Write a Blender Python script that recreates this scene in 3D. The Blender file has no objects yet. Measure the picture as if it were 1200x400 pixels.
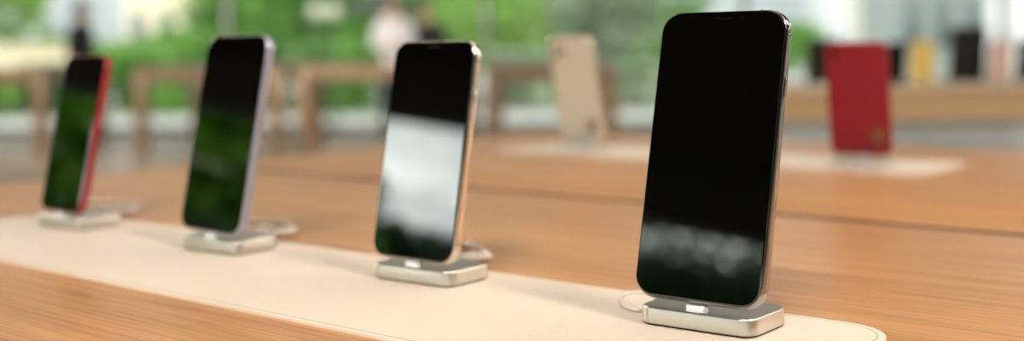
import bpy, bmesh, math, random
from mathutils import Vector, Matrix
random.seed(7)
S = bpy.context.scene
COL = S.collection
R = math.radians
T = 0.86                      # table top height
CAM_Z = T + 0.0016 + 0.14794
HEAD = R(39.7)                # heading of the camera, turned left of the table's cross axis
FW = Vector((-math.sin(HEAD), math.cos(HEAD), 0))
RT = Vector((math.cos(HEAD), math.sin(HEAD), 0))

def hall(side, depth, z=0.0):          # the hall's own axes: sideways and inward from where the camera stands
    p = RT * side + FW * depth
    return Vector((p.x, p.y, z))

# ------------------------------------------------------------------ objects
def tag(o, label=None, cat=None, group=None, kind=None):
    if label: o['label'] = label
    if cat: o['category'] = cat
    if group: o['group'] = group
    if kind: o['kind'] = kind
    return o

def empty(name, loc=(0, 0, 0), rot=(0, 0, 0)):
    o = bpy.data.objects.new(name, None)
    o.empty_display_size = 0.02
    COL.objects.link(o)
    o.location = loc
    o.rotation_euler = rot
    return o

def link(name, me, mat=None, parent=None, smooth=True):
    o = bpy.data.objects.new(name, me)
    COL.objects.link(o)
    if mat: me.materials.append(mat)
    if parent is not None: o.parent = parent
    if smooth and len(me.polygons):
        me.polygons.foreach_set('use_smooth', [True] * len(me.polygons))
    return o

def from_bm(name, bm, mat=None, parent=None, smooth=True):
    bmesh.ops.recalc_face_normals(bm, faces=bm.faces)
    for e in bm.edges:                                   # flat caps stay flat, hard edges stay hard
        if len(e.link_faces) == 2 and (e.calc_face_angle(0) > R(38) or any(len(f.verts) > 8 for f in e.link_faces)): e.smooth = False
    me = bpy.data.meshes.new(name)
    bm.to_mesh(me); bm.free()
    return link(name, me, mat, parent, smooth)

def copy_tree(o, parent=None):
    c = o.copy(); COL.objects.link(c)
    if parent is not None: c.parent = parent
    for ch in list(o.children): copy_tree(ch, c)
    return c

# ------------------------------------------------------------------ shapes
def bx(bm, x0, x1, y0, y1, z0, z1, bevel=0.0, seg=2, mtx=None):
    r = bmesh.ops.create_cube(bm, size=1.0)
    vs = r['verts']
    for v in vs:
        v.co = Vector(((x0 + x1) / 2 + v.co.x * (x1 - x0), (y0 + y1) / 2 + v.co.y * (y1 - y0), (z0 + z1) / 2 + v.co.z * (z1 - z0)))
    if bevel > 0:
        es = list({e for v in vs for e in v.link_edges})
        r2 = bmesh.ops.bevel(bm, geom=es, offset=bevel, segments=seg, affect='EDGES', profile=0.5)
        vs = list({v for f in r2['faces'] for v in f.verts} | {v for v in vs if v.is_valid})
    if mtx is not None:
        for v in vs: v.co = mtx @ v.co
    return bm

def rrect(w, h, r, inset=0.0, n=10, cx=0.0, cz=0.0):
    """rounded rectangle outline, counter clockwise, in two numbers"""
    w2, h2, r = w / 2 - inset, h / 2 - inset, max(r - inset, 0.0002)
    pts = []
    for sx, sz, a0 in ((1, -1, -90), (1, 1, 0), (-1, 1, 90), (-1, -1, 180)):
        for k in range(n + 1):
            a = R(a0 + 90 * k / n)
            pts.append((cx + sx * (w2 - r) + r * math.cos(a), cz + sz * (h2 - r) + r * math.sin(a)))
    return pts

def loft(bm, loops, cap_first=True, cap_last=True):
    vv = [[bm.verts.new(p) for p in lp] for lp in loops]
    n = len(loops[0])
    for a, b in zip(vv, vv[1:]):
        for i in range(n):
            bm.faces.new((a[i], a[(i + 1) % n], b[(i + 1) % n], b[i]))
    if cap_first: bm.faces.new(list(reversed(vv[0])))
    if cap_last: bm.faces.new(vv[-1])
    return bm

def disc(bm, cx, cz, r, y0, y1, n=24, axis='y', round_=0.0):
    loops = []
    prof = [(r, y0), (r, y1)] if not round_ else [(r, y0), (r, y1 - math.copysign(round_, y1 - y0)), (r - round_ * .3, y1 - math.copysign(round_ * .3, y1 - y0)), (r - round_, y1)]
    for rr, y in prof:
        lp = []
        for k in range(n):
            a = 2 * math.pi * k / n
            u, v = cx + rr * math.cos(a), cz + rr * math.sin(a)
            lp.append((u, y, v) if axis == 'y' else (u, v, y))
        loops.append(lp)
    return loft(bm, loops)

def tube_mesh(name, pts, rad, mat, parent=None, sub=8, closed=False):
    """a smooth round tube through points (Catmull-Rom), one mesh"""
    P = [Vector(p) for p in pts]
    n = len(P); path = []
    for i in range(n - 1):
        p0, p1, p2, p3 = P[max(i - 1, 0)], P[i], P[i + 1], P[min(i + 2, n - 1)]
        for k in range(sub):
            t = k / sub
            path.append(0.5 * ((2 * p1) + (p2 - p0) * t + (2 * p0 - 5 * p1 + 4 * p2 - p3) * t * t + (3 * p1 - p0 - 3 * p2 + p3) * t ** 3))
    path.append(P[-1])
    bm = bmesh.new(); loops = []; m = 10
    up = Vector((0, 0, 1))
    for i, p in enumerate(path):
        d = (path[min(i + 1, len(path) - 1)] - path[max(i - 1, 0)]).normalized()
        s = d.cross(up)
        s = s.normalized() if s.length > 1e-5 else Vector((1, 0, 0))
        u = s.cross(d).normalized()
        loops.append([p + (s * math.cos(2 * math.pi * k / m) + u * math.sin(2 * math.pi * k / m)) * rad for k in range(m)])
    loft(bm, loops)
    return from_bm(name, bm, mat, parent)

# ------------------------------------------------------------------ materials
def mat(name, col, rough=0.5, metal=0.0, spec=0.5, ior=1.5, **kw):
    m = bpy.data.materials.new(name); m.use_nodes = True
    b = m.node_tree.nodes['Principled BSDF']
    b.inputs['Base Color'].default_value = (*col, 1)
    b.inputs['Roughness'].default_value = rough
    b.inputs['Metallic'].default_value = metal
    b.inputs['Specular IOR Level'].default_value = spec
    b.inputs['IOR'].default_value = ior
    for k, v in kw.items(): b.inputs[k].default_value = v
    return m

def noisy(m, c1, c2, scale=(1, 1, 1), freq=20, detail=4, bump=0.0, lo=.35, hi=.65, coord='Object', rough=None):
    nt = m.node_tree; N = nt.nodes; L = nt.links
    b = N['Principled BSDF']
    tc = N.new('ShaderNodeTexCoord'); mp = N.new('ShaderNodeMapping'); no = N.new('ShaderNodeTexNoise'); cr = N.new('ShaderNodeValToRGB')
    mp.inputs['Scale'].default_value = scale
    no.inputs['Scale'].default_value = freq; no.inputs['Detail'].default_value = detail
    L.new(tc.outputs[coord], mp.inputs['Vector']); L.new(mp.outputs[0], no.inputs['Vector']); L.new(no.outputs['Fac'], cr.inputs[0])
    cr.color_ramp.elements[0].position = lo; cr.color_ramp.elements[0].color = (*c1, 1)
    cr.color_ramp.elements[1].position = hi; cr.color_ramp.elements[1].color = (*c2, 1)
    L.new(cr.outputs[0], b.inputs['Base Color'])
    if bump:
        bp = N.new('ShaderNodeBump'); bp.inputs['Strength'].default_value = bump; bp.inputs['Distance'].default_value = 0.001
        L.new(no.outputs['Fac'], bp.inputs['Height']); L.new(bp.outputs[0], b.inputs['Normal'])
    return m

def wood(name, light, dark, rough=0.36, axis='x'):
    m = mat(name, light, rough, spec=.5)
    nt = m.node_tree; N = nt.nodes; L = nt.links; b = N['Principled BSDF']
    tc = N.new('ShaderNodeTexCoord')
    def layer(sx, sy, freq, detail, lo, hi):
        mp = N.new('ShaderNodeMapping'); no = N.new('ShaderNodeTexNoise'); mr = N.new('ShaderNodeMapRange')
        mp.inputs['Scale'].default_value = (sx, sy, sy) if axis == 'x' else (sy, sx, sy)
        no.inputs['Scale'].default_value = freq; no.inputs['Detail'].default_value = detail; no.inputs['Distortion'].default_value = .35
        mr.inputs['From Min'].default_value = lo; mr.inputs['From Max'].default_value = hi
        L.new(tc.outputs['Object'], mp.inputs['Vector']); L.new(mp.outputs[0], no.inputs['Vector']); L.new(no.outputs['Fac'], mr.inputs['Value'])
        return mr
    a = layer(.03, 1, 300, 6, .36, .60)       # fine grain
    c = layer(.05, 1, 42, 3, .34, .64)         # broad figure
    mx = N.new('ShaderNodeMath'); mx.operation = 'MULTIPLY_ADD'; mx.inputs[1].default_value = .6
    s2 = N.new('ShaderNodeMath'); s2.operation = 'MULTIPLY'; s2.inputs[1].default_value = .4
    L.new(c.outputs[0], s2.inputs[0]); L.new(a.outputs[0], mx.inputs[0]); L.new(s2.outputs[0], mx.inputs[2])
    mixc = N.new('ShaderNodeMix'); mixc.data_type = 'RGBA'
    mixc.inputs['A'].default_value = (*dark, 1); mixc.inputs['B'].default_value = (*light, 1)
    L.new(mx.outputs[0], mixc.inputs['Factor']); L.new(mixc.outputs['Result'], b.inputs['Base Color'])
    bp = N.new('ShaderNodeBump'); bp.inputs['Strength'].default_value = .12; bp.inputs['Distance'].default_value = .0006
    L.new(a.outputs[0], bp.inputs['Height']); L.new(bp.outputs[0], b.inputs['Normal'])
    return m

M = {}
M['oak'] = wood('oak table wood', (.68, .355, .155), (.35, .16, .06))
M['oak_far'] = wood('pale oak wood', (.66, .47, .26), (.55, .37, .20))
M['walnut'] = wood('brown oak wood', (.31, .20, .12), (.21, .13, .075))
M['leather'] = noisy(mat('cream leather', (.80, .66, .52), .42, spec=.35), (.80, .68, .56), (.84, .72, .595), freq=900, detail=2, bump=.1)
M['stitch'] = mat('stitch thread', (.50, .37, .27), .8)
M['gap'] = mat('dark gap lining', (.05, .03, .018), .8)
M['alu'] = noisy(mat('champagne aluminium', (.78, .73, .65), .34, metal=1.0), (.82, .75, .65), (.87, .81, .71), freq=1500, bump=.03)
M['rubber'] = mat('dark rubber', (.03, .028, .026), .7)
M['white'] = mat('white plastic', (.90, .92, .94), .3)
M['cable'] = mat('cable white', (.78, .72, .64), .5)
M['plug'] = mat('plug metal', (.8, .8, .8), .25, metal=1)
M['glass'] = mat('black screen glass', (.0010, .0012, .0010), .006, ior=1.9)
M['bezel'] = mat('black bezel edge', (.004, .004, .004), .2)
M['lens'] = mat('lens glass', (.004, .004, .008), .05)
M['steel'] = mat('polished grey steel', (.36, .35, .33), .13, metal=1)
M['gold'] = mat('polished gold steel', (.95, .86, .71), .2, metal=1)
M['lilac'] = mat('lilac aluminium', (.38, .375, .46), .38, metal=.55)
M['redalu'] = mat('red aluminium', (.32, .022, .028), .4, metal=.25)
M['goldback'] = noisy(mat('frosted gold glass', (.60, .50, .36), .35), (.70, .68, .58), (.74, .72, .62), freq=400)
M['redback'] = mat('red glass', (.27, .008, .022), .3)
M['greyback'] = mat('grey frosted glass', (.09, .09, .09), .35)
M['lilacback'] = mat('lilac glass', (.6, .55, .66), .15)
M['yellow'] = mat('yellow glass', (.90, .66, .18), .35)
M['rose'] = mat('pale pink glass', (.75, .56, .50), .35)
M['black'] = mat('black glass', (.008, .008, .009), .3)
M['bronze'] = mat('bronze sticker', (.28, .16, .07), .4, metal=.5)
M['line'] = mat('antenna line', (.25, .23, .21), .4)

# ------------------------------------------------------------------ phones
def make_phone(name, w, h, th, rad, frame_m, back_m, screen='notch', camera='triple', tagged=False, mat_line=None):
    """origin: middle of the front bottom edge, z up along the phone, y towards its back"""
    root = empty(name)
    e = th * .42
    ring = lambda inset, y: [(x, y, z) for x, z in rrect(w, h, rad, inset, cz=h / 2)]
    bm = bmesh.new(); loops = []
    for k in range(9):                                   # rounded band
        a = math.pi * k / 8
        loops.append(ring(e * (1 - math.sin(a)) * .45, th * (.5 - .5 * math.cos(a)) * .92 + th * .04))
    loft(bm, loops)
    fr = from_bm('frame', bm, frame_m, root)
    g = bmesh.new()
    loft(g, [ring(.0012, .0016), ring(.0012, .0002), ring(.00145, -.00015), ring(.0022, -.00032)])
    scr = from_bm('screen', g, M['glass'], root)
    g = bmesh.new()
    loft(g, [ring(.0014, th - .0015), ring(.0014, th), ring(.0022, th + .0003)])
    from_bm('back_panel', g, back_m, root)
    ml = mat_line or M['line']
    for x, z, horiz in ((w / 2, h - .0135, False), (-w / 2, h - .0135, False), (w / 2, .0135, False), (-w / 2, .0135, False), (w / 2 - .0165, h, True)):
        g = bmesh.new()
        if horiz: bx(g, x - .0006, x + .0006, th * .2, th * .8, z - .0004, z + .00008)
        else:
            s = math.copysign(1, x)
            bx(g, min(x - s * .0004, x + s * .00002), max(x - s * .0004, x + s * .00002), th * .3, th * .7, z - .0006, z + .0006)
        from_bm('antenna_line', g, ml, root)
    def side_button(nm, s, z0, z1):
        g = bmesh.new(); x = s * w / 2
        bx(g, min(x - s * .0006, x + s * .00045), max(x - s * .0006, x + s * .00045), th * .34, th * .66, z0, z1, .0003, 2)
        from_bm(nm, g, frame_m, root)
    side_button('power_button', 1, h * .67, h * .775)
    side_button('volume_button', -1, h * .70, h * .765)
    side_button('volume_button', -1, h * .62, h * .685)
    side_button('mute_switch', -1, h * .80, h * .825)
    # earpiece and front camera
    g = bmesh.new(); pts = rrect(.0105, .0012, .0006, n=5, cz=h - (.0047 if screen == 'notch' else .0085))
    loft(g, [[(x, -.0003, z) for x, z in pts], [(x, -.00042, z) for x, z in pts]])
    from_bm('earpiece', g, M['bezel'], root)
    g = bmesh.new(); disc(g, .0115 if screen == 'notch' else -.012, h - (.0047 if screen == 'notch' else .0085), .0014, -.0003, -.00045, 16)
    from_bm('front_camera', g, M['lens'], root)
    if screen == 'home':
        g = bmesh.new()
        outer = [(.0056 * math.cos(a), .0095 + .0056 * math.sin(a)) for a in [2 * math.pi * k / 32 for k in range(32)]]
        inner = [(x * .9, .0095 + (z - .0095) * .9) for x, z in outer]
        loft(g, [[(x, -.0003, z) for x, z in outer], [(x, -.0006, z) for x, z in outer], [(x, -.0006, z) for x, z in inner], [(x, -.00045, z) for x, z in inner]])
        from_bm('home_button', g, M['bezel'], root)
    # cameras on the back (upper corner; seen from behind it is the left one)
    if camera in ('triple', 'dual'):
        bw = .034 if camera == 'triple' else .030
        cx, cz = w / 2 - bw / 2 - .004, h - bw / 2 - .004
        pts = rrect(bw, bw, .009, cx=cx, cz=cz); pt2 = rrect(bw, bw, .009, .0006, cx=cx, cz=cz)
        g = bmesh.new(); loft(g, [[(x, th, z) for x, z in pts], [(x, th + .0012, z) for x, z in pts], [(x, th + .0016, z) for x, z in pt2]])
        bump = from_bm('camera_bump', g, back_m, root)
        spots = [(cx + .0075, cz + .0075), (cx + .0075, cz - .0075)] + ([(cx - .0075, cz)] if camera == 'triple' else [])
    else:
        bump = root
        spots = [(w / 2 - .0125, h - .0115)]
    for cx, cz in spots:
        g = bmesh.new(); disc(g, cx, cz, .0058, th + .0002, th + .0026, 24, round_=.0006)
        rim = from_bm('lens_ring', g, frame_m, bump)
        g = bmesh.new(); disc(g, cx, cz, .0044, th + .002, th + .00275, 20)
        from_bm('lens', g, M['lens'], bump if bump is not root else root)
    if tagged:
        g = bmesh.new(); pts = rrect(.013, .016, .003, cx=-w / 2 + .0155, cz=.026)
        loft(g, [[(x, th, z) for x, z in pts], [(x, th + .0035, z) for x, z in pts]])
        tag(from_bm('security_tag', g, M['bronze'], root), 'small bronze tag near the bottom corner of the back')
    return root

def pose(root, x, y, z, yaw, tilt):
    root.matrix_world = Matrix.Translation((x, y, z)) @ Matrix.Rotation(yaw, 4, 'Z') @ Matrix.Rotation(-tilt, 4, 'X')

PH = [  # x, y, z over the table, yaw, tilt (degrees)
    (-.32955, .54345, .01426, .27, 12.59), (-.54303, .54956, .01381, 1.33, 10.51),
    (-.75125, .54589, .01460, -.92, 11.45), (-.96380, .54640, .01330, -1.27, 11.67)]
specs = [
    (.0778, .1580, .0081, .0122, M['steel'], M['greyback'], 'notch', 'triple', 'large black-screened smartphone with grey steel edge, nearest the camera'),
    (.0714, .1440, .0081, .0112, M['gold'], M['goldback'], 'notch', 'triple', 'black-screened smartphone with shiny gold edge and pale sky reflected in it'),
    (.0757, .1509, .0083, .0118, M['lilac'], M['lilacback'], 'notch', 'dual', 'black-screened smartphone with pale lilac edge between the gold and red-edged phones'),
    (.0673, .1384, .0073, .0098, M['redalu'], M['redback'], 'home', 'single', 'black-screened smartphone with red edge at the far left end of the row')]
phones = []
for (x, y, z, yw, tl), (w, h, th, rd, fm, bk, sc, cm, lab) in zip(PH, specs):
    p = make_phone('smartphone', w, h, th, rd, fm, bk, sc, cm)
    pose(p, x, y, T + z + .0018, R(yw), R(tl))
    tag(p, lab, 'phone', 'smartphones in the front row')
    phones.append(p)

# ------------------------------------------------------------------ docks
DW, DD, DH = .0682, .0435, .0100
MATH = .0016                                  # the leather mat's thickness
def make_dock(name):
    """origin: front middle on the mat, y to the back"""
    root = empty(name)
    g = bmesh.new(); pr = lambda ins, z: [(x, y + DD / 2, z) for x, y in rrect(DW, DD, .0085, ins, n=12)]
    loft(g, [pr(.0006, .0010), pr(0, .0015), pr(0, DH - .0009), pr(.0003, DH - .0003), pr(.0009, DH)])
    from_bm('body', g, M['alu'], root)
    g = bmesh.new(); loft(g, [pr(.0022, 0), pr(.0022, .0011)])
    from_bm('rubber_foot', g, M['rubber'], root)
    g = bmesh.new(); cr = lambda ins, z: [(x, y + .0052, z) for x, y in rrect(.0125, .0078, .0038, ins, n=8)]
    loft(g, [cr(0, DH - .0004), cr(0, DH + .0022), cr(.0005, DH + .0029), cr(.0013, DH + .0032)])
    c = from_bm('connector', g, M['white'], root)
    tag(c, 'white pill-shaped connector')
    g = bmesh.new(); bx(g, -.0033, .0033, .0048, .0062, DH + .003, DH + .0075, .0004, 2)
    from_bm('plug', g, M['plug'], c)
    return root
dock_labels = ['silver charging dock under the nearest phone with the grey edge', 'silver charging dock carrying the gold-edged phone',
               'silver charging dock carrying the lilac-edged phone', 'silver charging dock carrying the red-edged phone at far left']
dock0 = make_dock('charging_dock')
docks = []
for i, (x, y, z, yw, tl) in enumerate(PH):
    d = dock0 if i == 0 else copy_tree(dock0)
    d.location = (x, y - .0018, T + MATH); d.rotation_euler = (0, 0, R(2.2))
    tag(d, dock_labels[i], 'dock', 'charging docks in the front row')
    docks.append(d)

# ------------------------------------------------------------------ cables
cr_ = .0013
def coil(cx, cy, rx, ry, turns, start, ang0, lift=.0022, cy2=0.0):
    pts = [start, (start[0] - .004, start[1] + .012, start[2] - .001)]
    n = int(turns * 12)
    for k in range(n + 1):
        a = ang0 - 2 * math.pi * k / 12
        f = 1 - .055 * (k / 12)
        pts.append((cx + rx * f * math.cos(a), cy + ry * f * math.sin(a), T + cr_ + .0004 + MATH * 0 + lift * (k / 12)))
    pts.append((cx - rx * .3, cy + ry * 2.0, T + cr_))
    return pts
zc = T + MATH + cr_
tag(tube_mesh('charging_cable', [(-.345, .585, T + .0055), (-.352, .600, T + .0045), (-.375, .614, zc + .001), (-.398, .612, zc), (-.4085, .601, zc), (-.4065, .589, zc), (-.397, .574, zc),
    (-.386, .5645, zc), (-.377, .5635, zc), (-.3715, .572, zc), (-.372, .588, zc), (-.379, .6, zc + .0028), (-.373, .616, zc + .0027), (-.366, .635, T + cr_), (-.362, .66, T + cr_)], .0011, M['cable']),
    'thin white charging cable looping out left of the nearest dock', 'cable', 'charging cables behind the docks')
tag(tube_mesh('charging_cable', coil(-.607, .643, .048, .027, 3, (-.543, .590, T + .0055), R(-60), .0013), .0013, M['cable']),
    'coiled white charging cable behind the dock of the gold-edged phone', 'cable', 'charging cables behind the docks')
tag(tube_mesh('charging_cable', coil(-.818, .640, .050, .026, 3, (-.753, .588, T + .0055), R(-60), .0013), .0013, M['cable']),
    'coiled white charging cable behind the dock of the lilac-edged phone', 'cable', 'charging cables behind the docks')
tag(tube_mesh('charging_cable', coil(-1.044, .638, .048, .026, 3, (-.966, .588, T + .0055), R(-60), .0013), .0013, M['cable']),
    'coiled white charging cable behind the dock of the red-edged phone', 'cable', 'charging cables behind the docks')

# ------------------------------------------------------------------ leather mats
def make_mat(name, x0, x1, y0, y1, rad, label):
    root = empty(name, ((x0 + x1) / 2, (y0 + y1) / 2, T))
    w, h = x1 - x0, y1 - y0
    g = bmesh.new(); rr = lambda ins, z: [(x, y, z) for x, y in rrect(w, h, rad, ins, n=14)]
    loft(g, [rr(0, 0), rr(0, MATH - .0005), rr(.0002, MATH - .0001), rr(.0006, MATH)])
    from_bm('leather_sheet', g, M['leather'], root)
    g = bmesh.new()
    a, b = rr(.0040, MATH - .0002), rr(.0040, MATH + .00008); c, d = rr(.0046, MATH + .00008), rr(.0046, MATH - .0002)
    loft(g, [a, b, c, d], False, False)
    from_bm('stitching', g, M['stitch'], root)
    return tag(root, label, 'mat', 'leather display mats')
make_mat('leather_mat', -1.062, -.243, .4352, .6108, .032, 'long cream leather mat under the front row of phones')
make_mat('leather_mat', -1.175, -.520, 1.359, 1.535, .032, 'pale leather mat under the phones that show their backs')

# ------------------------------------------------------------------ the display table
def make_table(name, L, Wd, top_z, thick, leg, wood_m, seam=None, loc=(0, 0, 0), rz=0, apron=.09):
    root = empty(name, loc, (0, 0, rz))
    bands = [(-Wd / 2, Wd / 2)] if seam is None else [(-Wd / 2, -seam / 2), (seam / 2, Wd / 2)]
    for y0, y1 in bands:
        g = bmesh.new(); bx(g, -L / 2, L / 2, y0, y1, top_z - thick, top_z, .003, 3)
        from_bm('table_board', g, wood_m, root)
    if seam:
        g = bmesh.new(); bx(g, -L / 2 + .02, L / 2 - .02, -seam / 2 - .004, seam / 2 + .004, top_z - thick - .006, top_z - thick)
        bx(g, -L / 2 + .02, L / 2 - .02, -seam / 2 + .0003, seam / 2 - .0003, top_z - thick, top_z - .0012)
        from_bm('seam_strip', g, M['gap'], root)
    for nm, a, b, c, d in (('apron', -L / 2 + .02, L / 2 - .02, -Wd / 2 + .015, -Wd / 2 + .045), ('apron', -L / 2 + .02, L / 2 - .02, Wd / 2 - .045, Wd / 2 - .015),
                           ('apron', -L / 2 + .015, -L / 2 + .045, -Wd / 2 + .045, Wd / 2 - .045), ('apron', L / 2 - .045, L / 2 - .015, -Wd / 2 + .045, Wd / 2 - .045)):
        g = bmesh.new(); bx(g, a, b, c, d, top_z - thick - apron, top_z - thick, .002, 1)
        from_bm(nm, g, wood_m, root)
    for sx in (-1, 1):
        for sy in (-1, 1):
            g = bmesh.new(); cx, cy = sx * (L / 2 - leg / 2 - .005), sy * (Wd / 2 - leg / 2 - .005)
            bx(g, cx - leg / 2, cx + leg / 2, cy - leg / 2, cy + leg / 2, 0, top_z - thick, .004, 2)
            from_bm('leg', g, wood_m, root)
    return root
TX0, TX1, TY0, TY1 = -1.375, 1.625, .2195, 1.7500
tag(make_table('display_table', TX1 - TX0, TY1 - TY0, T, .045, .09, M['oak'], .022, ((TX0 + TX1) / 2, (TY0 + TY1) / 2, 0)),
    'large orange oak display table with a dark seam, carrying the phones and docks', 'table')

# second row, facing away
def back_dock(x, y, label, yaw=182):
    d = copy_tree(dock0); d.location = (x, y, T + MATH); d.rotation_euler = (0, 0, R(yaw))
    return tag(d, label, 'dock', 'charging docks in the back row')
YB = 1.4265
back_dock(-1.045, YB + .0018, 'pale charging dock under the phone with the gold back')
back_dock(-.620, YB + .0018, 'pale charging dock under the phone with the red back', 192)
p = make_phone('smartphone', .0778, .1580, .0081, .0122, M['gold'], M['goldback'], 'notch', 'triple', True)
pose(p, -1.045, YB, T + .0166, R(180), R(12)); tag(p, 'smartphone seen from behind with a matte gold back', 'phone', 'phones turned away in the back row')
p = make_phone('smartphone', .0757, .1420, .0083, .0112, M['redalu'], M['redback'], 'notch', 'single', True)
pose(p, -.620, YB, T + .0166, R(191), R(11)); tag(p, 'smartphone seen from behind with a plain red back', 'phone', 'phones turned away in the back row')
for nm, cx, lab in ((0, -1.045, 'white charging cable lying behind the gold-backed phone'), (1, -.620, 'white charging cable lying behind the red-backed phone')):
    tag(tube_mesh('charging_cable', [(cx, YB - .040, T + .0055), (cx - .004, YB - .052, T + .0042), (cx - .018, YB - .060, zc), (cx - .03, YB - .052, zc), (cx - .028, YB - .035 - .01, zc),
        (cx - .01, YB - .052 - .012, zc + .0028), (cx + .02, YB - .075, T + cr_ + .0004), (cx + .05, YB - .11, T + cr_)], .0013, M['cable']), lab, 'cable', 'charging cables of the back row')

# ------------------------------------------------------------------ the hall
DF = 15.6                                       # the glass front ahead
N2 = Vector((math.sin(R(-20)), -math.cos(R(-20)), 0))   # outward direction of the glass front behind
D2 = 8.0
T2 = Vector((-N2.y, N2.x, 0))
def seg_int(side):                              # where a side wall meets the rear front
    # p = RT*side + FW*d with p.N2 = D2
    d = (D2 - side * RT.dot(N2)) / FW.dot(N2)
    return hall(side, d)
SL, SR = -17.0, 13.0
A, B = hall(SL, DF), hall(SR, DF)
C_, D_ = seg_int(SR), seg_int(SL)
HC = 3.4
M['floor'] = noisy(mat('grey terrazzo', (.4, .37, .33), .38), (.38, .29, .215), (.45, .35, .265), freq=60, detail=5)
M['ceil'] = wood('dark wood ceiling', (.028, .017, .010), (.02, .012, .008), .9)
M['ceil'].node_tree.nodes['Principled BSDF'].inputs['Specular IOR Level'].default_value = .1
M['wallm'] = noisy(mat('pale stone wall', (.62, .6, .56), .6), (.58, .56, .52), (.66, .64, .6), freq=3)
M['frame'] = mat('grey metal frame', (.33, .34, .33), .4, metal=.6)
M['dark'] = mat('dark grey fascia', (.045, .045, .042), .6)
def slab(name, pts, z0, z1, m, kind='structure'):
    g = bmesh.new(); loft(g, [[(p.x, p.y, z0) for p in pts], [(p.x, p.y, z1) for p in pts]])
    return tag(from_bm(name, g, m, None, False), kind=kind)
slab('floor', [D_, C_, B, A], -.12, 0, M['floor'])
slab('ceiling', [D_, C_, B, A], HC, HC + .3, M['ceil'])
def wall(name, p, q, z0, z1, th, m):
    d = (q - p).normalized(); n = Vector((-d.y, d.x, 0)) * th
    return slab(name, [p, q, q + n, p + n], z0, z1, m)
wall('wall_left', D_, A, 0, HC, .2, M['wallm'])
wall('wall_right', B, C_, 0, HC, .2, M['wallm'])
gl = bpy.data.materials.new('clear pane'); gl.use_nodes = True
nt = gl.node_tree; nt.nodes.remove(nt.nodes['Principled BSDF'])
tr = nt.nodes.new('ShaderNodeBsdfTransparent'); tr.inputs[0].default_value = (.95, .97, .95, 1)
gs = nt.nodes.new('ShaderNodeBsdfGlossy'); gs.inputs['Roughness'].default_value = .02
mx = nt.nodes.new('ShaderNodeMixShader'); mx.inputs[0].default_value = .012
nt.links.new(tr.outputs[0], mx.inputs[1]); nt.links.new(gs.outputs[0], mx.inputs[2]); nt.links.new(mx.outputs[0], nt.nodes['Material Output'].inputs['Surface'])
M['pane'] = gl
def glass_front(name, p, q, z1, step):
    d = (q - p); Ln = d.length; ang = math.atan2(d.y, d.x)
    root = tag(empty(name, p, (0, 0, ang)), kind='structure')
    n = max(1, round(Ln / step)); st = Ln / n
    for k in range(n):
        g = bmesh.new(); bx(g, k * st + .03, (k + 1) * st - .03, -.006, .006, .09, z1 - .05)
        from_bm('window_pane', g, M['pane'], root, False)
    for k in range(n + 1):
        g = bmesh.new(); bx(g, k * st - .03, k * st + .03, -.06, .06, 0, z1, .004, 1)
        from_bm('mullion', g, M['frame'], root)
    g = bmesh.new(); bx(g, 0, Ln, -.05, .05, 0, .09); from_bm('sill_rail', g, M['frame'], root)
    g = bmesh.new(); bx(g, 0, Ln, -.05, .05, z1 - .05, z1); from_bm('head_rail', g, M['frame'], root)
    return root
HW = 2.90
glass_front('window_1', A + FW * -.1, B + FW * -.1, HC, 3.3)
glass_front('window_2', D_ - N2 * .1, C_ - N2 * .1, HW, 9.9)
wall('trim_1', D_ - N2 * .06, C_ - N2 * .06, HW, HC, .1, M['dark'])     # deep fascia over the rear glass front

# ------------------------------------------------------------------ lamps
def emis(name, col, s):
    m = bpy.data.materials.new(name); m.use_nodes = True
    b = m.node_tree.nodes['Principled BSDF']
    b.inputs['Base Color'].default_value = (.8, .8, .8, 1)
    b.inputs['Emission Color'].default_value = (*col, 1); b.inputs['Emission Strength'].default_value = s
    return m
WARM = (1.0, .92, .82)
M['lamp'] = emis('added fill panel', WARM, 6.6)
M['lamp_key'] = emis('bright light panel', WARM, 80.0)
M['lamp_fill'] = emis('added fill panel', WARM, 26.0)
def panel(sx, sy, Lx, Ly, own_axes=False, strength='lamp', z=HC):
    c = Vector((sx, sy, 0)) if own_axes else hall(sx, sy)
    root = tag(empty('ceiling_light', (c.x, c.y, z), (0, 0, 0 if own_axes else HEAD)), 'unseen warm white light panel on the dark ceiling above the hall', 'light', 'ceiling light panels')
    g = bmesh.new(); bx(g, -Lx / 2 - .03, Lx / 2 + .03, -Ly / 2 - .03, Ly / 2 + .03, -.06, 0, .004, 1)
    from_bm('housing', g, M['frame'], root)
    g = bmesh.new(); bx(g, -Lx / 2, Lx / 2, -Ly / 2, Ly / 2, -.075, -.0605)
    from_bm('diffuser', g, M[strength], root)
for sx, sy, lx, ly in ((-.9, 2.7, 1.8, .45), (1.3, 1.9, 1.8, .45), (-3.4, 2.4, 1.6, .35), (1.75, .45, .6, .5), (3.6, -.4, 1.8, .45), (.5, -1.5, .85, .55)):
    panel(sx, sy, lx, ly, True, 'lamp_key' if lx < 1 or ly > .5 else 'lamp')  # the last panel is added to brighten the dock connectors
for sd, dp in ((-8.5, 8), (-10, 11.8), (-5.2, 3.8), (8, 7), (8.5, 11.5), (10.5, 1.5), (10.5, 4.6), (4.6, 2.2), (-4.6, 4.4), (-6.8, 6)):  # unseen panels, added to brighten the far hall and right wall
    panel(sd, dp, 2.4, .5, False, 'lamp_fill')

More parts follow.
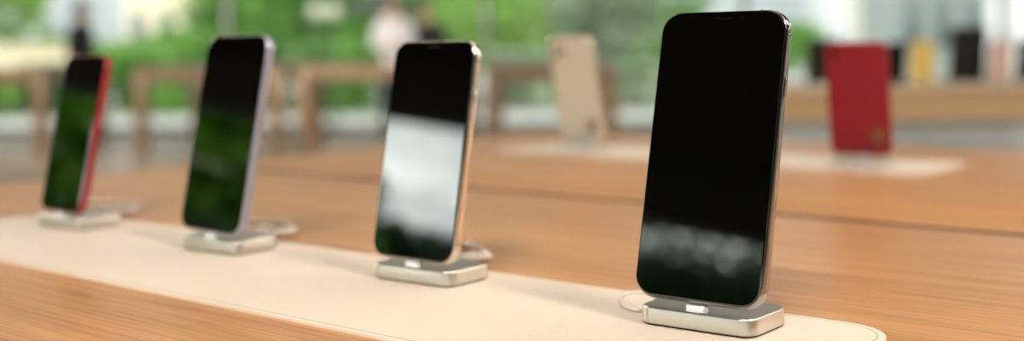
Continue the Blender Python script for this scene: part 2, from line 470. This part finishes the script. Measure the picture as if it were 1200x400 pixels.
def spot(side, depth, ts, td, tz, power, size):  # unseen lamps, added to brighten the far tables and people
    q = hall(side, depth, HC); aim = hall(ts, td, tz); z = HC - .16
    root = tag(empty('fill_spot', q), 'unseen fill lamp added on the ceiling, aimed towards the glass front', 'light', 'added ceiling fill lamps')
    d = (aim - Vector((q.x, q.y, z))).normalized()
    g = bmesh.new(); disc(g, 0, 0, .05, -.02, 0, 24, axis='z'); bx(g, -.008, .008, -.008, .008, -.10, -.02)
    from_bm('mount', g, M['dark'], root)
    g = bmesh.new()
    prof = [(.03, .10), (.045, .06), (.05, -.05), (.046, -.05), (.04, .04)]
    loft(g, [[(r * math.cos(2 * math.pi * k / 24), r * math.sin(2 * math.pi * k / 24), z2) for k in range(24)] for r, z2 in prof])
    h = from_bm('shade', g, M['dark'], root)
    h.rotation_euler = d.to_track_quat('-Z', 'Y').to_euler(); h.location = (0, 0, -.15)
    li = bpy.data.lights.new('fill_lamp', 'SPOT'); li.energy = power; li.spot_size = R(size); li.spot_blend = .6; li.shadow_soft_size = .04; li.color = (1, .91, .79)
    lo = bpy.data.objects.new('fill_lamp', li); COL.objects.link(lo); lo.parent = h; lo.location = (0, 0, -.055)
spot(-2.6, 9.0, -1.4, 14.3, 1.1, 750, 50)
spot(-6.8, 8.0, -5.0, 12.4, .7, 400, 60)
spot(-3.6, 8.0, -3.2, 12.4, .7, 400, 60)
spot(1.2, 7.0, .5, 11.0, .7, 330, 60)

# ------------------------------------------------------------------ far tables in the hall
def at(px, depth, z=0.0):                       # sideways place of something seen at a picture column
    return hall((px - 600) / 1408.76 * depth, depth, z)
c = hall(1.93, 4.72)
tag(make_table('display_table', 2.5, 1.25, T, .03, .085, M['oak_far'], None, c, HEAD, .075), 'pale oak table beyond the red-backed phone, carrying more phones', 'table')
for p0, p1, dp, deep, lab in ((-150, 52, 12.2, 1.9, 'brown wooden table far back at the far left picture edge'), (155, 331, 12.2, 2.3, 'brown wooden table far back behind the lilac-edged phone'),
                              (346, 556, 12.4, 1.0, 'brown wooden table far back just behind the gold-edged phone'), (569, 724, 10.6, 2.3, 'brown wooden table far back behind the gold-backed phone')):
    wd = (p1 - p0) / 1408.76 * dp
    c = at((p0 + p1) / 2, dp); c = c + FW * (deep / 2)
    tag(make_table('display_table', wd, deep, T + .02, .06, .125, M['walnut'], None, c, HEAD, .08), lab, 'table')

# phones on the pale oak table
far = [(962, 4.40, 'tablet', 'black tablet half hidden at the left side of the red-backed phone'), (1047, 4.35, 'black', 'black phone on far table just right of the red-backed phone'),
       (1078, 4.20, 'yellow', 'yellow phone standing on the far pale oak table'), (1131, 4.36, 'tablet', 'black tablet on far table right of the yellow phone'),
       (1169, 4.30, 'rose', 'pale pink phone on far table near the right picture edge'), (1201, 4.35, 'black', 'black phone on far table cut by the right picture edge')]
fm = make_mat('leather_mat', -.80, .80, -.088, .088, .032, 'pale leather mat on the far oak table beyond the red-backed phone')
fm.location = at(1088, 4.36, T); fm.rotation_euler = (0, 0, HEAD)
protos = {}
for px, dp, colr, lab in far:
    pz = at(px, dp, T + MATH)
    if colr not in protos or colr == 'tablet':
        tb = colr == 'tablet'
        p = protos[colr] = make_phone('tablet' if tb else 'smartphone', (.118 if px < 1000 else .130) if tb else .080, (.168 if px < 1000 else .205) if tb else .152, .0083, .0118, M['line'] if colr in ('black', 'tablet') else M['yellow' if colr == 'yellow' else 'rose'], M['black' if tb else colr], 'notch', 'single' if tb else 'dual')
    else: p = copy_tree(protos[colr])
    rz = HEAD + R(180)
    pose(p, pz.x, pz.y, T + .0166, rz, R(11))
    tag(p, lab, 'tablet' if colr == 'tablet' else 'phone', 'phones and tablets on the far pale oak table')
    d = copy_tree(dock0); d.location = pz + FW * .0018; d.rotation_euler = (0, 0, rz)
    tag(d, 'pale charging dock under the ' + lab.split(' on far')[0].split(' standing')[0].split(' half')[0] + {962: ' left of the red-backed phone', 1047: ' right beside the red-backed phone', 1078: ' on the far table', 1131: ' past the yellow phone', 1169: ' near the right picture edge', 1201: ' at the right picture edge'}[px], 'dock', 'charging docks on the far pale oak table')

# ------------------------------------------------------------------ people in the distance
def skin_body(name, verts, edges, rads, m, parent, sub=2):
    me = bpy.data.meshes.new(name); me.from_pydata(verts, edges, [])
    o = bpy.data.objects.new(name, me); COL.objects.link(o); o.parent = parent
    me.materials.append(m)
    md = o.modifiers.new('skin', 'SKIN'); md.use_smooth_shade = True
    for i, r in enumerate(rads):
        v = me.skin_vertices[0].data[i]; v.radius = r if isinstance(r, tuple) else (r, r); v.use_root = (i == 0)
    s = o.modifiers.new('smooth', 'SUBSURF'); s.levels = sub; s.render_levels = sub
    dg = bpy.context.evaluated_depsgraph_get(); dg.update()
    me2 = bpy.data.meshes.new_from_object(o.evaluated_get(dg))
    o.modifiers.clear(); o.data = me2
    for pg in me2.polygons: pg.use_smooth = True
    return o
M['skin'] = mat('skin', (.62, .40, .29), .5)
M['hairm'] = mat('dark hair', (.02, .015, .012), .5)
M['whitecloth'] = mat('white shirt', (.78, .78, .82), .8)
M['darkcloth'] = mat('black cloth', (.018, .02, .026), .8)
M['navy'] = mat('dark blue trousers', (.03, .035, .06), .8)
M['shoe'] = mat('dark shoe', (.02, .018, .016), .5)
def person(loc, facing, top_m, bot_m, label, arms='down', height=1.70):
    """faces -Y of its own axes"""
    root = tag(empty('person', loc, (0, 0, facing)), label, 'person')
    k = height / 1.70
    V = []; E = []; Rd = []
    def add(co, r, link_=None):
        V.append(tuple(c_ * k for c_ in co)); Rd.append(tuple(x * k for x in r) if isinstance(r, tuple) else r * k)
        if link_ is not None: E.append((link_, len(V) - 1))
        return len(V) - 1
    pel = add((0, 0, .93), (.15, .10)); wst = add((0, .005, 1.08), (.13, .09), pel); chs = add((0, 0, 1.28), (.16, .105), wst)
    nb = add((0, .01, 1.42), (.075, .06), chs); nk = add((0, 0, 1.48), .05, nb)
    hd0 = add((0, -.012, 1.55), (.062, .07), nk); hd1 = add((0, -.012, 1.62), (.075, .09), hd0); add((0, 0, 1.67), (.05, .06), hd1)
    lines = {}
    for s in (-1, 1):
        sh = add((s * .175, .005, 1.385), .055, nb)
        if arms == 'down': el, wr = (s * .235, .03, 1.12), (s * .245, -.05, .88)
        else: el, wr = (s * .23, -.02, 1.12), (s * .12, -.24, 1.10)
        e_ = add(el, .042, sh); w_ = add(wr, .028, e_)
        dv = (Vector(wr) - Vector(el)).normalized(); pm = Vector(wr) + dv * .055
        palm = add(tuple(pm), (.034, .018), w_)
        sd = Vector((0, 1, 0)).cross(dv) if arms != 'down' else Vector((0, 1, 0))
        sd = sd.normalized() if sd.length > .1 else Vector((1, 0, 0))
        for q, (off, ln) in enumerate(((-.028, .062), (-.010, .072), (.010, .068), (.027, .052))):
            a_ = add(tuple(pm + sd * off + dv * .038), .009, palm)
            b_ = add(tuple(pm + sd * off * 1.05 + dv * (.038 + ln * .5) + Vector((-s * .006, -.004, 0))), .0085, a_)
            add(tuple(pm + sd * off * 1.05 + dv * (.036 + ln) + Vector((-s * .018, -.008, 0))), .0075, b_)
        t1 = add(tuple(pm - sd * .036 - dv * .01), .010, palm); add(tuple(pm - sd * .052 + dv * .03), .009, t1)
        hp = add((s * .09, 0, .88), .088, pel); kn = add((s * .10, -.015, .49), .056, hp); an = add((s * .105, .02, .09), .038, kn)
        add((s * .115, -.12, .035), (.036, .025), an)
        lines[s] = (el, wr)
    body = skin_body('body', V, E, Rd, M['skin'], root)
    # face
    for nm, co, r, m_ in (('eye', (-.03, -.098, 1.605), .011, M['white']), ('eye', (.03, -.098, 1.605), .011, M['white'])):
        g = bmesh.new(); bmesh.ops.create_uvsphere(g, u_segments=12, v_segments=8, radius=r * k)
        for v in g.verts: v.co += Vector(co) * k
        from_bm(nm, g, M['hairm'], root)
    g = bmesh.new(); bmesh.ops.create_cone(g, cap_ends=True, segments=10, radius1=.017 * k, radius2=.006 * k, depth=.045 * k)
    for v in g.verts: v.co = Vector((v.co.x, v.co.y * .8 - .105 * k, v.co.z + 1.575 * k))
    from_bm('nose', g, M['skin'], root)
    g = bmesh.new(); bx(g, -.024 * k, .024 * k, -.098 * k, -.085 * k, 1.527 * k, 1.536 * k, .003 * k, 2)
    from_bm('mouth', g, M['redback'], root)
    for s in (-1, 1):
        g = bmesh.new(); bmesh.ops.create_uvsphere(g, u_segments=10, v_segments=8, radius=.03 * k)
        for v in g.verts: v.co = Vector((v.co.x * .35 + s * .078 * k, v.co.y * .6 + .005 * k, v.co.z + 1.59 * k))
        from_bm('ear', g, M['skin'], root)
    g = bmesh.new(); bmesh.ops.create_uvsphere(g, u_segments=24, v_segments=16, radius=.103 * k)
    for v in list(g.verts):
        if v.co.y < -.055 * k and v.co.z < .035 * k or v.co.z < -.065 * k: g.verts.remove(v)
    for v in g.verts: v.co = Vector((v.co.x * .87, v.co.y * 1.05 + .008 * k, v.co.z * 1.05 + 1.622 * k))
    bmesh.ops.solidify(g, geom=g.faces[:], thickness=.012 * k)
    from_bm('hair', g, M['hairm'], root)
    # clothes
    V, E, Rd = [], [], []
    a0 = add((0, 0, .80), (.165, .125)); a1 = add((0, .005, 1.08), (.15, .115), a0); a2 = add((0, 0, 1.28), (.178, .125), a1); a3 = add((0, .01, 1.41), (.09, .075), a2)
    for s in (-1, 1):
        b0 = add((s * .18, .005, 1.385), .068, a3); b1 = add(lines[s][0], .054, b0); b2 = add(tuple(Vector(lines[s][0]).lerp(Vector(lines[s][1]), .9)), .043, b1)
    skin_body('shirt', V, E, Rd, top_m, root)
    V, E, Rd = [], [], []
    aw = add((0, 0, 1.02), (.145, .10)); a0 = add((0, 0, .93), (.155, .108), aw)
    for s in (-1, 1):
        b0 = add((s * .09, 0, .86), .099, a0); b1 = add((s * .10, -.015, .49), .072, b0); add((s * .105, .015, .10), .058, b1)
    skin_body('trousers', V, E, Rd, bot_m, root)
    for s in (-1, 1):
        g = bmesh.new(); bx(g, (s * .113 - .046) * k, (s * .113 + .046) * k, -.19 * k, .075 * k, 0, .085 * k, .03 * k, 3)
        from_bm('shoe', g, M['shoe'], root)
    return root
person(at(461, 14.3), HEAD + R(12), M['whitecloth'], M['navy'], 'distant person in a white shirt standing behind the gold-edged phone', 'fold', 1.66)
person(at(500, 14.8), HEAD - R(15), M['darkcloth'], M['darkcloth'], 'distant person in black standing right beside the one in white', 'down', 1.62)
person(at(96, 14.75), HEAD + R(80), M['darkcloth'], M['darkcloth'], 'distant person in dark clothes seen sideways above the red-edged phone', 'down', 1.66)

# ------------------------------------------------------------------ outdoors
M['paving'] = noisy(mat('pale paving', (.5, .5, .48), .8), (.42, .42, .40), (.52, .52, .50), freq=.8)
g = bmesh.new(); bx(g, -90, 90, -90, 90, -.5, -.125)
tag(from_bm('ground', g, M['paving'], None, False), kind='structure')

def leafmat(name, c1, c2):
    m = mat(name, c1, .6, spec=.25)
    noisy(m, c1, c2, freq=1.7, detail=3, lo=.4, hi=.6)
    nt = m.node_tree; b = nt.nodes['Principled BSDF']; tl = nt.nodes.new('ShaderNodeBsdfTranslucent'); mx = nt.nodes.new('ShaderNodeMixShader')
    mx.inputs[0].default_value = .35
    src = b.inputs['Base Color'].links[0].from_socket
    nt.links.new(src, tl.inputs['Color']); nt.links.new(b.outputs[0], mx.inputs[1]); nt.links.new(tl.outputs[0], mx.inputs[2])
    nt.links.new(mx.outputs[0], nt.nodes['Material Output'].inputs['Surface'])
    return m
M['leaf_mid'] = leafmat('mid green leaves', (.11, .29, .04), (.24, .47, .10))
M['leaf_light'] = leafmat('light green leaves', (.26, .47, .10), (.42, .62, .20))
M['leaf_dark'] = leafmat('deep green leaves', (.045, .12, .04), (.09, .20, .07))
M['leaf_grey'] = leafmat('grey green leaves', (.28, .38, .24), (.48, .56, .42))
M['leaf_rich'] = leafmat('rich green leaves', (.17, .47, .03), (.36, .70, .07))
M['bark'] = noisy(mat('bark', (.12, .085, .06), .9), (.09, .06, .04), (.16, .115, .08), scale=(1, 1, .2), freq=20)

def plant(kind, loc, rx, ry, z0, z1, n, leaf, m, label, cat='tree', group=None, trunk=True, box=False):
    root = tag(empty(kind, loc), label, cat, group)
    rnd = random.Random(hash((round(loc[0], 2), round(loc[1], 2), n)) & 0xffff)
    vs, fs = [], []
    cz, rz = (z0 + z1) / 2, (z1 - z0) / 2
    lobes = [(rnd.uniform(-.55, .55), rnd.uniform(-.55, .55), rnd.uniform(-.55, .55), rnd.uniform(.35, .6)) for _ in range(16)]
    while len(fs) < n:
        lx, ly, lz, lr = rnd.choice(lobes)
        d = Vector((rnd.gauss(0, 1), rnd.gauss(0, 1), rnd.gauss(0, 1))).normalized() * lr * rnd.uniform(.6, 1)
        q = Vector((lx, ly, lz)) + d
        if box: q = Vector((rnd.uniform(-1, 1), rnd.uniform(-1, 1), rnd.uniform(-1, 1) ** 1)); d = q.normalized()
        elif q.length > 1.02: continue
        p = Vector((q.x * rx, q.y * ry, cz + q.z * rz))
        nrm = (d.normalized() + Vector((rnd.uniform(-.8, .8), rnd.uniform(-.8, .8), rnd.uniform(-.2, .9)))).normalized()
        u = nrm.orthogonal().normalized(); u.rotate(Matrix.Rotation(rnd.uniform(0, 6.28), 3, nrm)); v = nrm.cross(u)
        a, b = leaf * rnd.uniform(.6, 1.2), leaf * rnd.uniform(.3, .6)
        i = len(vs)
        vs += [p - u * a, p - v * b + nrm * b * .3, p + u * a, p + v * b + nrm * b * .3]
        fs.append((i, i + 1, i + 2, i + 3))
    me = bpy.data.meshes.new('foliage'); me.from_pydata([tuple(v) for v in vs], [], fs)
    link('foliage', me, m, root, False)
    if trunk:
        g = bmesh.new(); zt = cz
        loft(g, [[(r * math.cos(2 * math.pi * k / 10) + ox, r * math.sin(2 * math.pi * k / 10), z) for k in range(10)]
                 for r, z, ox in ((.05 * z1 ** .7, -.13, 0), (.036 * z1 ** .7, z0 * .5, .02), (.03 * z1 ** .7, z0, .05), (.012 * z1 ** .7, zt + rz * .5, .0))])
        from_bm('trunk', g, M['bark'], root)
    return root
# shrubs and trees beyond the glass front ahead: picture column, depth, half width, foot of the leaves, top
front = [
    (4, 33.5, 1.5, 1.3, 4.2, 'light', 'light green tree high at the far left corner'),
    (-42, 30.5, 1.5, .3, 3.4, 'grey', 'grey-green bush at the far left picture edge'),
    (62, 30.0, 1.5, .2, 1.78, 'mid', 'low green bush under a pale gap of sky, far left'),
    (132, 33.5, 1.5, .2, 1.6, 'light', 'low light green bush right of the person in dark clothes'),
    (195, 26.5, 1.5, .3, 1.75, 'mid', 'green bush below the pale cream building'),
    (262, 30.0, 1.5, .3, 4.6, 'mid', 'tall green tree above the lilac-edged phone'),
    (318, 33.5, 1.5, .3, 3.6, 'light', 'light green bush just right of the lilac-edged phone'),
    (372, 26.5, 1.5, .4, 4.4, 'mid', 'mid green tree with white lamps before it'),
    (425, 30.0, 1.5, .3, 4.0, 'light', 'light green tree behind the person in white'),
    (492, 33.5, 1.5, .4, 4.6, 'mid', 'green tree behind the person in black'),
    (548, 26.5, 1.5, .3, 3.4, 'light', 'bright green bush right of the gold-edged phone'),
    (600, 30.0, 1.5, .3, 4.4, 'light', 'bright green tree left of the gold-backed phone'),
    (655, 33.5, 1.5, .3, 2.5, 'grey', 'green bush behind the gold-backed phone'),
    (712, 26.5, 1.5, .3, 3.5, 'grey', 'grey-green tree between the gold-backed and nearest phones'),
    (770, 30.0, 1.5, .3, 3.6, 'mid', 'green tree behind the left edge of the nearest phone'),
    (905, 33.5, 1.5, .3, 2.1, 'mid', 'green bush behind the right edge of the nearest phone')]
for px, dp, hw, z0, z1, tone, lab in front:
    plant('tree' if z1 > 2.7 else 'bush', at(px, dp, -.125), hw, hw, z0, z1, int(900 + 260 * z1), .16, M['leaf_' + tone], lab, 'tree' if z1 > 2.7 else 'bush', 'greenery beyond the glass front')
for px, hw, z1, tone, lab in ((-40, 1.4, .62, 'mid', 'low clipped hedge before the stone wall, at the left picture edge'), (70, 1.1, .85, 'dark', 'clipped hedge beyond the glass, left of the red-edged phone base'),
                              (182, .95, 1.15, 'mid', 'clipped hedge seen between the red-edged and lilac-edged phones'), (286, .85, 1.2, 'dark', 'dark clipped hedge behind the lilac-edged phone'),
                              (388, .85, 1.2, 'mid', 'clipped hedge seen between the lilac-edged and gold-edged phones'), (490, .85, 1.2, 'dark', 'dark clipped hedge behind the gold-edged phone'),
                              (617, .75, 1.0, 'grey', 'pale clipped hedge just left of the gold-backed phone'), (735, .9, .75, 'grey', 'pale low hedge just left of the nearest phone')):
    plant('hedge', at(px, 23.2, -.125), hw, .45, .05, z1 + .125, 2600, .10, M['leaf_' + tone], lab, 'hedge', 'hedges beyond the glass front', True, True)
# trees behind the camera, seen mirrored in the dark screens
def rear(az, dist, hw, z0, z1, tone):
    a = R(az); loc = Vector((math.sin(a) * dist, -math.cos(a) * dist, -.125))
    plant('tree', loc, hw, hw, z0, z1, int(2600 * hw), .26, M['leaf_' + tone], 'green tree outside, mirrored in the dark screens', 'tree', 'trees mirrored in the screens')
for az, ds, hw, z0, z1, tn in ((-18.5, 18, 2.0, .4, 5.2, 'dark'), (-31, 24.5, 2.4, .3, 8.2, 'grey'), (-39.2, 28, 1.4, .2, 4.9, 'dark'), (-45, 24, 1.4, .2, 4.3, 'dark'),
                               (-52, 25, 1.9, .3, 7.0, 'rich'), (-57, 18, 1.8, .3, 6.0, 'rich'), (-62.5, 25, 2.1, .3, 7.5, 'rich'), (-69, 18, 2.0, .3, 6.0, 'rich')):
    rear(az, ds, hw, z0, z1, tn)
for az, ds, hw, z1 in ((-31.3, 18.5, 1.5, 4.8), (-41.8, 19.5, 1.5, 3.45), (-54, 13.3, .85, 2.5), (-62, 11.4, .7, 2.1)):
    a = R(az)
    o = plant('hedge', Vector((math.sin(a) * ds, -math.cos(a) * ds, -.125)), hw, .6, .05, z1, int(900 * hw * z1), .16, M['leaf_dark'], 'dark hedge outside, mirrored in the dark screens', 'hedge', 'hedges mirrored in the screens', True, True)
    o.rotation_euler = (0, 0, a)
a = R(-57.5)
o = plant('hedge', Vector((math.sin(a) * 15.3, -math.cos(a) * 15.3, -.125)), 3.0, .45, .05, 3.5, 9000, .17, M['leaf_rich'], 'tall green hedge outside, mirrored in the two left screens', 'hedge', None, True, True)
o.rotation_euler = (0, 0, a)

# pale buildings and street things outside
M['cream'] = mat('sunlit cream render', (.86, .76, .55), .8)
M['palegrey'] = mat('pale grey cladding', (.27, .31, .30), .6)
M['winglass'] = mat('building window glass', (.12, .16, .17), .1)
M['lampglobe'] = emis('white lamp globe', (1, .98, .85), .15)
M['lampglobe'].node_tree.nodes['Principled BSDF'].inputs['Base Color'].default_value = (.5, .5, .4, 1)
def building(px0, px1, dp, deep, h, m, label, floors, cols):
    c = at((px0 + px1) / 2, dp); w = (px1 - px0) / 1408.76 * dp
    root = tag(empty('building', (c.x, c.y, -.125), (0, 0, HEAD)), label, 'building')
    g = bmesh.new(); bx(g, -w / 2, w / 2, 0, deep, 0, h, .05, 1); from_bm('wall', g, m, root)
    g = bmesh.new(); bx(g, -w / 2 - .2, w / 2 + .2, -.2, deep + .2, h, h + .25, .03, 1); from_bm('roof', g, m, root)
    for f in range(floors):
        for q in range(cols):
            ww = w / cols; x = -w / 2 + ww * (q + .5); z = h / floors * f + 1.0
            g = bmesh.new(); bx(g, x - ww * .28, x + ww * .28, -.05, .02, z, z + h / floors * .5, .02, 1)
            f_ = from_bm('window', g, M['frame'], root)
            g = bmesh.new(); bx(g, x - ww * .25, x + ww * .25, -.07, -.045, z + .08, z + h / floors * .5 - .08); from_bm('pane', g, M['winglass'], f_)
    return root
building(146, 242, 46, 5, 7, M['cream'], 'pale cream building in the sun beyond the bushes at left', 2, 3)
building(1052, 1158, 44, 6, 8, M['palegrey'], 'pale grey building beyond the far table at right', 2, 3)
# low pale wall of stone blocks at far left
root = tag(empty('garden_wall', at(28, 26.2, -.125), (0, 0, HEAD)), 'low pale stone garden wall outside at far left', 'wall')
g = bmesh.new()
for k in range(7):
    for r_ in range(3): bx(g, -.95 + k * .27 + .005, -.95 + (k + 1) * .27 - .005, 0, .35, r_ * .44, (r_ + 1) * .44 - .008, .012, 1)
from_bm('stone_blocks', g, M['cream'], root)
g = bmesh.new(); bx(g, -1.0, 1.0, -.05, .4, 1.32, 1.42, .015, 2); from_bm('coping', g, M['cream'], root)
# garden lamps with round white globes
for px, dp, z, lab in ((371, 20, 1.70, 'white globe lamp post before the trees, left of the pair'), (391, 20.3, 1.71, 'white globe lamp post before the trees, right of the pair')):
    root = tag(empty('lamp_post', at(px, dp, -.125)), lab, 'lamp', 'white globe lamp posts')
    g = bmesh.new(); disc(g, 0, 0, .03, 0, z - .1 + .125, 14, axis='z'); disc(g, 0, 0, .09, 0, .05, 18, axis='z'); from_bm('post', g, M['dark'], root)
    g = bmesh.new(); bmesh.ops.create_uvsphere(g, u_segments=20, v_segments=12, radius=.13)
    for v in g.verts: v.co.z += z + .125
    from_bm('globe', g, M['lampglobe'], root)
root = tag(empty('post', at(1005, 22, -.125)), 'slim pale post outside, above the red-backed phone', 'post')
g = bmesh.new(); disc(g, 0, 0, .045, 0, 3.2, 16, axis='z'); from_bm('shaft', g, M['cream'], root)
g = bmesh.new(); disc(g, 0, 0, .12, 0, .06, 20, axis='z', round_=.01); from_bm('foot', g, M['frame'], root)
g = bmesh.new(); disc(g, 0, 0, .06, 3.19, 3.26, 16, axis='z', round_=.02); from_bm('cap', g, M['frame'], root)
# dark parasol outside above the white shirt
root = tag(empty('parasol', at(448, 21, -.125)), 'dark grey garden parasol above the person in white', 'parasol')
g = bmesh.new(); disc(g, 0, 0, .025, 0, 2.1, 12, axis='z'); disc(g, 0, 0, .25, 0, .08, 20, axis='z'); from_bm('pole', g, M['frame'], root)
g = bmesh.new(); n = 8
prof = [(.02, 2.2), (.62, 1.95), (.62, 1.83), (.60, 1.83), (.60, 1.93), (.02, 2.17)]
loft(g, [[(r * math.cos(2 * math.pi * k / n), r * math.sin(2 * math.pi * k / n), z) for k in range(n)] for r, z in prof])
from_bm('canopy', g, M['dark'], root, False)

# ------------------------------------------------------------------ sky and sun
w = bpy.data.worlds.new('sky'); S.world = w; w.use_nodes = True
nt = w.node_tree; N = nt.nodes; L = nt.links
bg = N['Background']
tc = N.new('ShaderNodeTexCoord'); no = N.new('ShaderNodeTexNoise'); no.inputs['Scale'].default_value = 13.0; no.inputs['Detail'].default_value = 5
mp = N.new('ShaderNodeMapping'); mp.inputs['Scale'].default_value = (1, 1, 2.2)
L.new(tc.outputs['Generated'], mp.inputs['Vector']); L.new(mp.outputs[0], no.inputs['Vector'])
cr = N.new('ShaderNodeValToRGB'); cr.color_ramp.elements[0].position = .35; cr.color_ramp.elements[1].position = .68
cr.color_ramp.elements[0].color = (.42, .47, .48, 1); cr.color_ramp.elements[1].color = (1, 1, .98, 1)
L.new(no.outputs['Fac'], cr.inputs[0]); L.new(cr.outputs[0], bg.inputs['Color'])
# the bright side of the overcast sky (where the veiled sun stands)
sa, se = R(-44), R(12)
sd = (math.sin(sa) * math.cos(se), -math.cos(sa) * math.cos(se), math.sin(se))
dot = N.new('ShaderNodeVectorMath'); dot.operation = 'DOT_PRODUCT'; dot.inputs[1].default_value = sd
L.new(tc.outputs['Generated'], dot.inputs[0])
mr = N.new('ShaderNodeMapRange'); mr.interpolation_type = 'SMOOTHSTEP'
mr.inputs['From Min'].default_value = .80; mr.inputs['From Max'].default_value = 1.0
mr.inputs['To Min'].default_value = 1.45; mr.inputs['To Max'].default_value = 10.0
L.new(dot.outputs['Value'], mr.inputs['Value']); L.new(mr.outputs[0], bg.inputs['Strength'])
su = bpy.data.lights.new('sun', 'SUN'); su.energy = 3.6; su.angle = R(8); su.color = (1, .95, .85)
so = bpy.data.objects.new('sun', su); COL.objects.link(so)
sdir = Vector((math.cos(R(48)) * .97, -math.cos(R(48)) * .24, math.sin(R(48))))
so.rotation_euler = sdir.to_track_quat('Z', 'Y').to_euler()

# ------------------------------------------------------------------ camera
cam = bpy.data.cameras.new('camera'); co = bpy.data.objects.new('camera', cam); COL.objects.link(co)
cam.sensor_width = 36; cam.sensor_fit = 'HORIZONTAL'; cam.lens = 1408.76 / 1200 * 36
cam.shift_y = -140.47 / 1200
cam.clip_start = .02; cam.clip_end = 400
fw = Vector((-.63879208, .76937941, 0)); rt = Vector((.76932199, .63874441, -.012217)); up = Vector((.00939951, .00780412, .99992537))
m4 = Matrix.Identity(4)
for i in range(3): m4[i][0], m4[i][1], m4[i][2] = rt[i], up[i], -fw[i]
m4.translation = (0, 0, CAM_Z)
co.matrix_world = m4
cam.dof.use_dof = True; cam.dof.focus_distance = .632; cam.dof.aperture_fstop = 3.4
S.camera = co

S.view_settings.view_transform = 'Standard'; S.view_settings.look = 'None'; S.view_settings.exposure = 0.0
S.view_settings.gamma = 1.0; S.view_settings.use_curve_mapping = False
S.cycles.use_denoising = True
S.cycles.max_bounces = 8; S.cycles.transparent_max_bounces = 12
S.cycles.caustics_reflective = False; S.cycles.caustics_refractive = False
